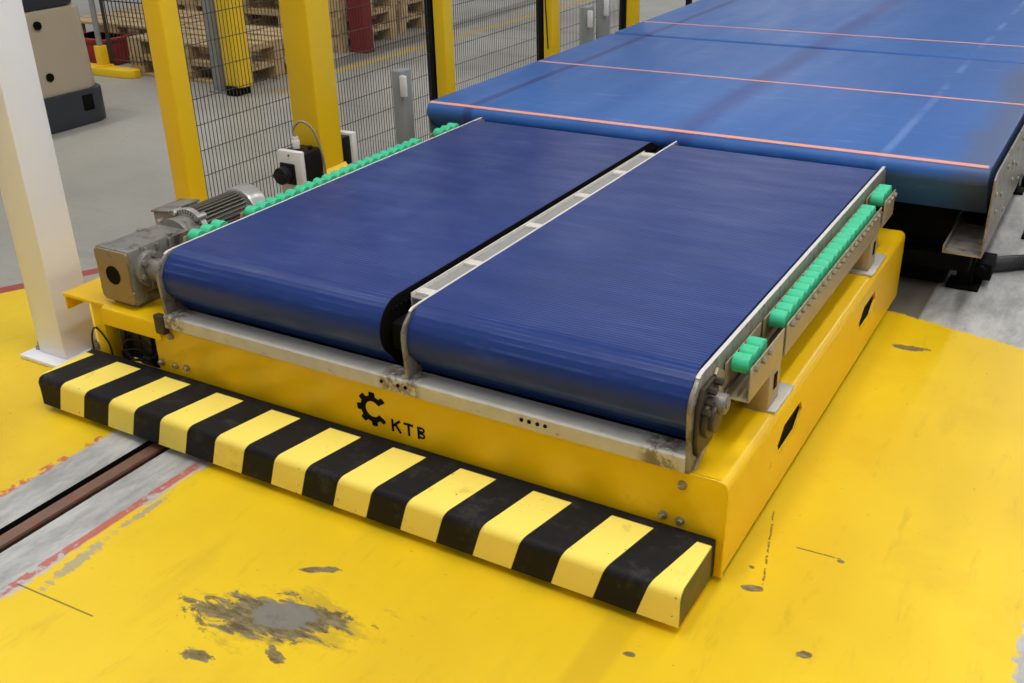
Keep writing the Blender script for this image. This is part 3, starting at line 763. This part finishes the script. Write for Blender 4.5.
# ------------------------------------------------------------------ background: truck, guard, pallets, uprights
fk = thing('warehouse_truck', (-6.25, 3.9, 0), 'beige warehouse truck with black skirt at the upper left', 'truck')
def rr_prism(bb, x0, x1, y0, y1, z0, z1, r, bev=0, taper=0):
    pts = []
    for (cx, cy, a0_) in ((x1 - r, y1 - r, 0), (x0 + r, y1 - r, 90), (x0 + r, y0 + r, 180), (x1 - r, y0 + r, 270)):
        for k in range(7):
            a = math.radians(a0_ + 15 * k); pts.append((cx + r * math.cos(a), cy + r * math.sin(a)))
    bb.prism(pts, 'z', z0, z1, bev)
    if taper:
        cx, cy = (x0 + x1) / 2, (y0 + y1) / 2
        for v in bb.bm.verts:
            if v.co.z > (z0 + z1) / 2: v.co.x = cx + (v.co.x - cx) * (1 - taper); v.co.y = cy + (v.co.y - cy) * (1 - taper)
b = MB(); rr_prism(b, -6.75, -5.86, 3.2, 4.57, .218, .735, .10, .015, .02); b.build('body', M['beige'], fk)
b = MB(); rr_prism(b, -6.77, -5.835, 3.18, 4.60, .004, .222, .12, .012); b.build('skirt', M['truckbase'], fk)
b = MB(); rr_prism(b, -6.72, -5.90, 3.3, 4.54, .742, .84, .09, .015); b.build('top_deck', M['truckbase'], fk)
for (y, z) in ((4.185, .655), (4.195, .340)):
    b = MB(); b.cyl((-5.858, y, z), .026, .012, 'x', 18); b.build('recess', M['void'], fk)
b = MB(); b.box(-5.842, -5.830, 4.38, 4.46, .09, .19, .004); b.build('vent', M['void'], fk)
for (x, y) in ((-6.0, 4.2), (-6.6, 4.2), (-6.3, 3.4)):
    b = MB(); b.cyl((x, y, .062), .06, .06, 'x', 20, bev=.006); b.build('wheel', M['black'], fk)

gd = thing('floor_guard', (-7.2, 5.65, 0), 'low yellow floor guard rail with an upright pole at the upper left', 'guard rail')
b = MB(); b.prism([(-9.0, 5.50), (-6.79, 5.50), (-6.70, 5.54), (-6.70, 5.60), (-6.75, 5.63), (-9.0, 5.63)], 'z', 0, .06, .006); b.build('rail', M['post_yellow'], gd)
b = MB(); b.box(-7.12, -7.05, 5.54, 5.61, .06, .22, .004); b.box(-7.15, -7.02, 5.52, 5.625, .058, .072, .002); b.build('sleeve', M['post_yellow'], gd)
b = MB(); b.cyl((-7.085, 5.575, 1.1), .022, 1.75, 'z', 16); b.build('pole', M['galv'], gd)
b = MB()
for i in range(17): x = -7.03 + .043 * i; b.box(x - .003, x + .003, 5.642, 5.648, .08, 1.6)
for k in range(4): b.box(-7.06, -6.33, 5.638, 5.642, .1 + .45 * k, .108 + .45 * k)
b.box(-7.070, -7.050, 5.634, 5.652, 0, 1.6); b.box(-6.34, -6.32, 5.634, 5.652, 0, 1.6)
tag(b.build('mesh_fence_panel', M['wire'], smooth=False), 'distant wire mesh panel in front of the pallets behind the yellow floor guard', 'mesh fence')
b = MB(); b.box(-7.70, -7.26, 5.76, 6.02, .0, .22, .01); b.box(-7.72, -7.24, 5.74, 6.04, .19, .22, .006)
tag(b.build('plastic_crate', M['redcrate']), 'dark red crate partly hidden behind the warehouse truck', 'crate')

# pallets
def pallet(loc, rot, label, group):
    t = thing('wooden_pallet', (0, 0, 0), label, 'pallet', group)
    b = MB()
    for i in range(5):
        y = -.4 + .0775 + i * .16125; w = .145 if i % 2 == 0 else .1
        y = (-.3275, -.1775, 0, .1775, .3275)[i]
        b.box(-.6, .6, y - w / 2, y + w / 2, .122, .144, .002)
    for x in (-.5275, 0, .5275): b.box(x - .0725, x + .0725, -.4, .4, .1, .122, .002)
    b.build('top_deck', M['wood'], t)
    for y in (-.35, 0, .35):
        b = MB(); b.box(-.6, .6, y - .05, y + .05, 0, .022, .002); b.build('bottom_board', M['wood'], t)
    for x in (-.5275, 0, .5275):
        for y in (-.35, 0, .35):
            b = MB(); b.box(x - .0725, x + .0725, y - .05, y + .05, .022, .1, .002); b.build('block', M['wood'], t)
    t.location = loc; t.rotation_euler = (0, 0, rot)
    return t
first = None
stacks = [  # x, y centre, count, rot, z of the lowest pallet, where
    (-6.25, 6.06, 2, 0, 0, 'in the stack just behind the upright with the yellow guard'),
    (-7.50, 6.46, 2, 0, 0, 'in the leftmost stack, behind the floor guard'),
    (-6.43, 7.42, 3, PI / 2 * 0, 0, 'in the stack beside the dark red post'),
    (-6.53, 8.40, 4, 0, 0, 'in the tall stack beyond the dark red post'),
    (-6.30, 6.96 - .02, 5, 0, 0, 'in the tall stack between the guarded upright and the dark red post'),
    (-7.75, 7.6, 6, 0, 0, 'in the tall stack at the back behind the leftmost one'),
    (-8.0, 8.6, 7, 0, 0, 'in the tallest stack farthest back'),
]
stacks[4] = (-7.62, 5.2 + 1.9, 0, 0, 0, '')
names = ['bottom', 'second', 'third', 'fourth', 'fifth', 'sixth', 'topmost']
proto = None
for (x, y, n, rot, z0, where) in stacks:
    for k in range(n):
        nm = 'top' if (k == n - 1 and n > 2) else names[k]
        if n == 2: nm = ('lower', 'upper')[k]
        lab = nm + ' bare wooden pallet ' + where
        dx, dy = random.uniform(-.015, .015), random.uniform(-.015, .015)
        if proto is None: proto = pallet((x + dx, y + dy, z0 + k * .1445), rot, lab, 'wooden pallets beyond the fence')
        else:
            r = copy_tree(proto, (0, 0, 0), lab); r.location = (x + dx, y + dy, z0 + k * .1445)
# rack upright with yellow guard
ru = thing('rack_upright', (-5.7, 5.47, 0), 'grey rack upright standing just left of its yellow corner guard', 'rack upright')
b = MB(); b.box(-5.775, -5.69, 5.46, 5.53, .012, 2.4, .003); b.build('column', M['galv'], ru)
b = MB(); b.box(-5.80, -5.66, 5.43, 5.56, 0, .012, .002); b.build('foot_plate', M['galv'], ru)
t = thing('corner_guard', (-5.54, 5.47, 0), 'yellow corner guard with black foot beside the grey rack upright', 'corner guard')
b = MB(); b.prism([(-5.625, 5.44), (-5.59, 5.42), (-5.49, 5.42), (-5.465, 5.45), (-5.465, 5.54), (-5.61, 5.54)], 'z', .06, 2.0, .004); b.build('shield', M['post_yellow'], t)
b = MB(); b.box(-5.60, -5.50, 5.405, 5.55, 0, .07, .006); b.build('foot', M['void'], t)
t = thing('rack_post', (-5.73, 7.15, 0), 'dark red upright post in front of the pallet stacks', 'post')
b = MB(); b.prism([(-5.81, 7.10), (-5.66, 7.10), (-5.64, 7.13), (-5.64, 7.20), (-5.81, 7.20)], 'z', .02, 2.0, .004)
b.build('column', M['red'], t)
b = MB(); b.box(-5.815, -5.635, 7.09, 7.205, 0, .02, .003); b.build('foot', M['red'], t)

# ------------------------------------------------------------------ light
w = bpy.data.worlds.new('hall'); sc.world = w; w.use_nodes = True
bg = w.node_tree.nodes['Background']; 
# dim hall walls near the horizon, lit ceiling overhead
wt = w.node_tree; wtc = wt.nodes.new('ShaderNodeTexCoord'); wsp = wt.nodes.new('ShaderNodeSeparateXYZ'); wr = wt.nodes.new('ShaderNodeValToRGB')
wt.links.new(wtc.outputs['Generated'], wsp.inputs[0]); wt.links.new(wsp.outputs[2], wr.inputs[0]); wt.links.new(wr.outputs[0], bg.inputs[0])
wr.color_ramp.elements[0].position = .0; wr.color_ramp.elements[0].color = (.16, .165, .18, 1)
wr.color_ramp.elements[1].position = .75; wr.color_ramp.elements[1].color = (.40, .42, .45, 1)
bg.inputs[1].default_value = .8
def lamp(x, y, sx, sy, e, z=7.0):
    l = bpy.data.lights.new('hall_and_fill_lamp', 'AREA'); l.shape = 'RECTANGLE'; l.size = sx; l.size_y = sy; l.energy = e; l.color = (1, .985, .955)
    o = bpy.data.objects.new('hall_and_fill_lamp', l); col.objects.link(o); o.location = (x, y, z)
for y, e in ((-6, 70), (3, 150), (9, 90), (15, 150), (22.5, 200), (32, 220)):
    for x in (-16, -7.2, .8, 9):
        lamp(x, y, .5, 3.2, e * (.3 if (x < 0 and y == 9) else .6 if (x < 0 and y == 15) else 1))
lamp(2.4, 1.0, 1.0, 3.0, 95, 6.0)  # unseen fill lamp, set to the right to brighten right-facing sides
lamp(-1.6, 1.2, .6, 2.4, 110, 6.0)

# ------------------------------------------------------------------ camera
cam = bpy.data.cameras.new('camera'); co = bpy.data.objects.new('camera', cam); col.objects.link(co)
cam.sensor_width = 36; cam.lens = 1041.908497 / 1024 * 36; cam.clip_end = 200; cam.clip_start = .02
yaw, pitch, roll = 0.54329753, 1.1162532, -0.02689806
Rm = Matrix.Rotation(yaw, 4, 'Z') @ Matrix.Rotation(pitch, 4, 'X') @ Matrix.Rotation(roll, 4, 'Z')
co.matrix_world = Matrix.Translation((0, 0, 1.65)) @ Rm
sc.camera = co
vs = sc.view_settings; sc.display_settings.display_device = 'sRGB'
vs.view_transform = 'Standard'; vs.look = 'None'; vs.gamma = 1; vs.use_curve_mapping = False; vs.exposure = -0.06
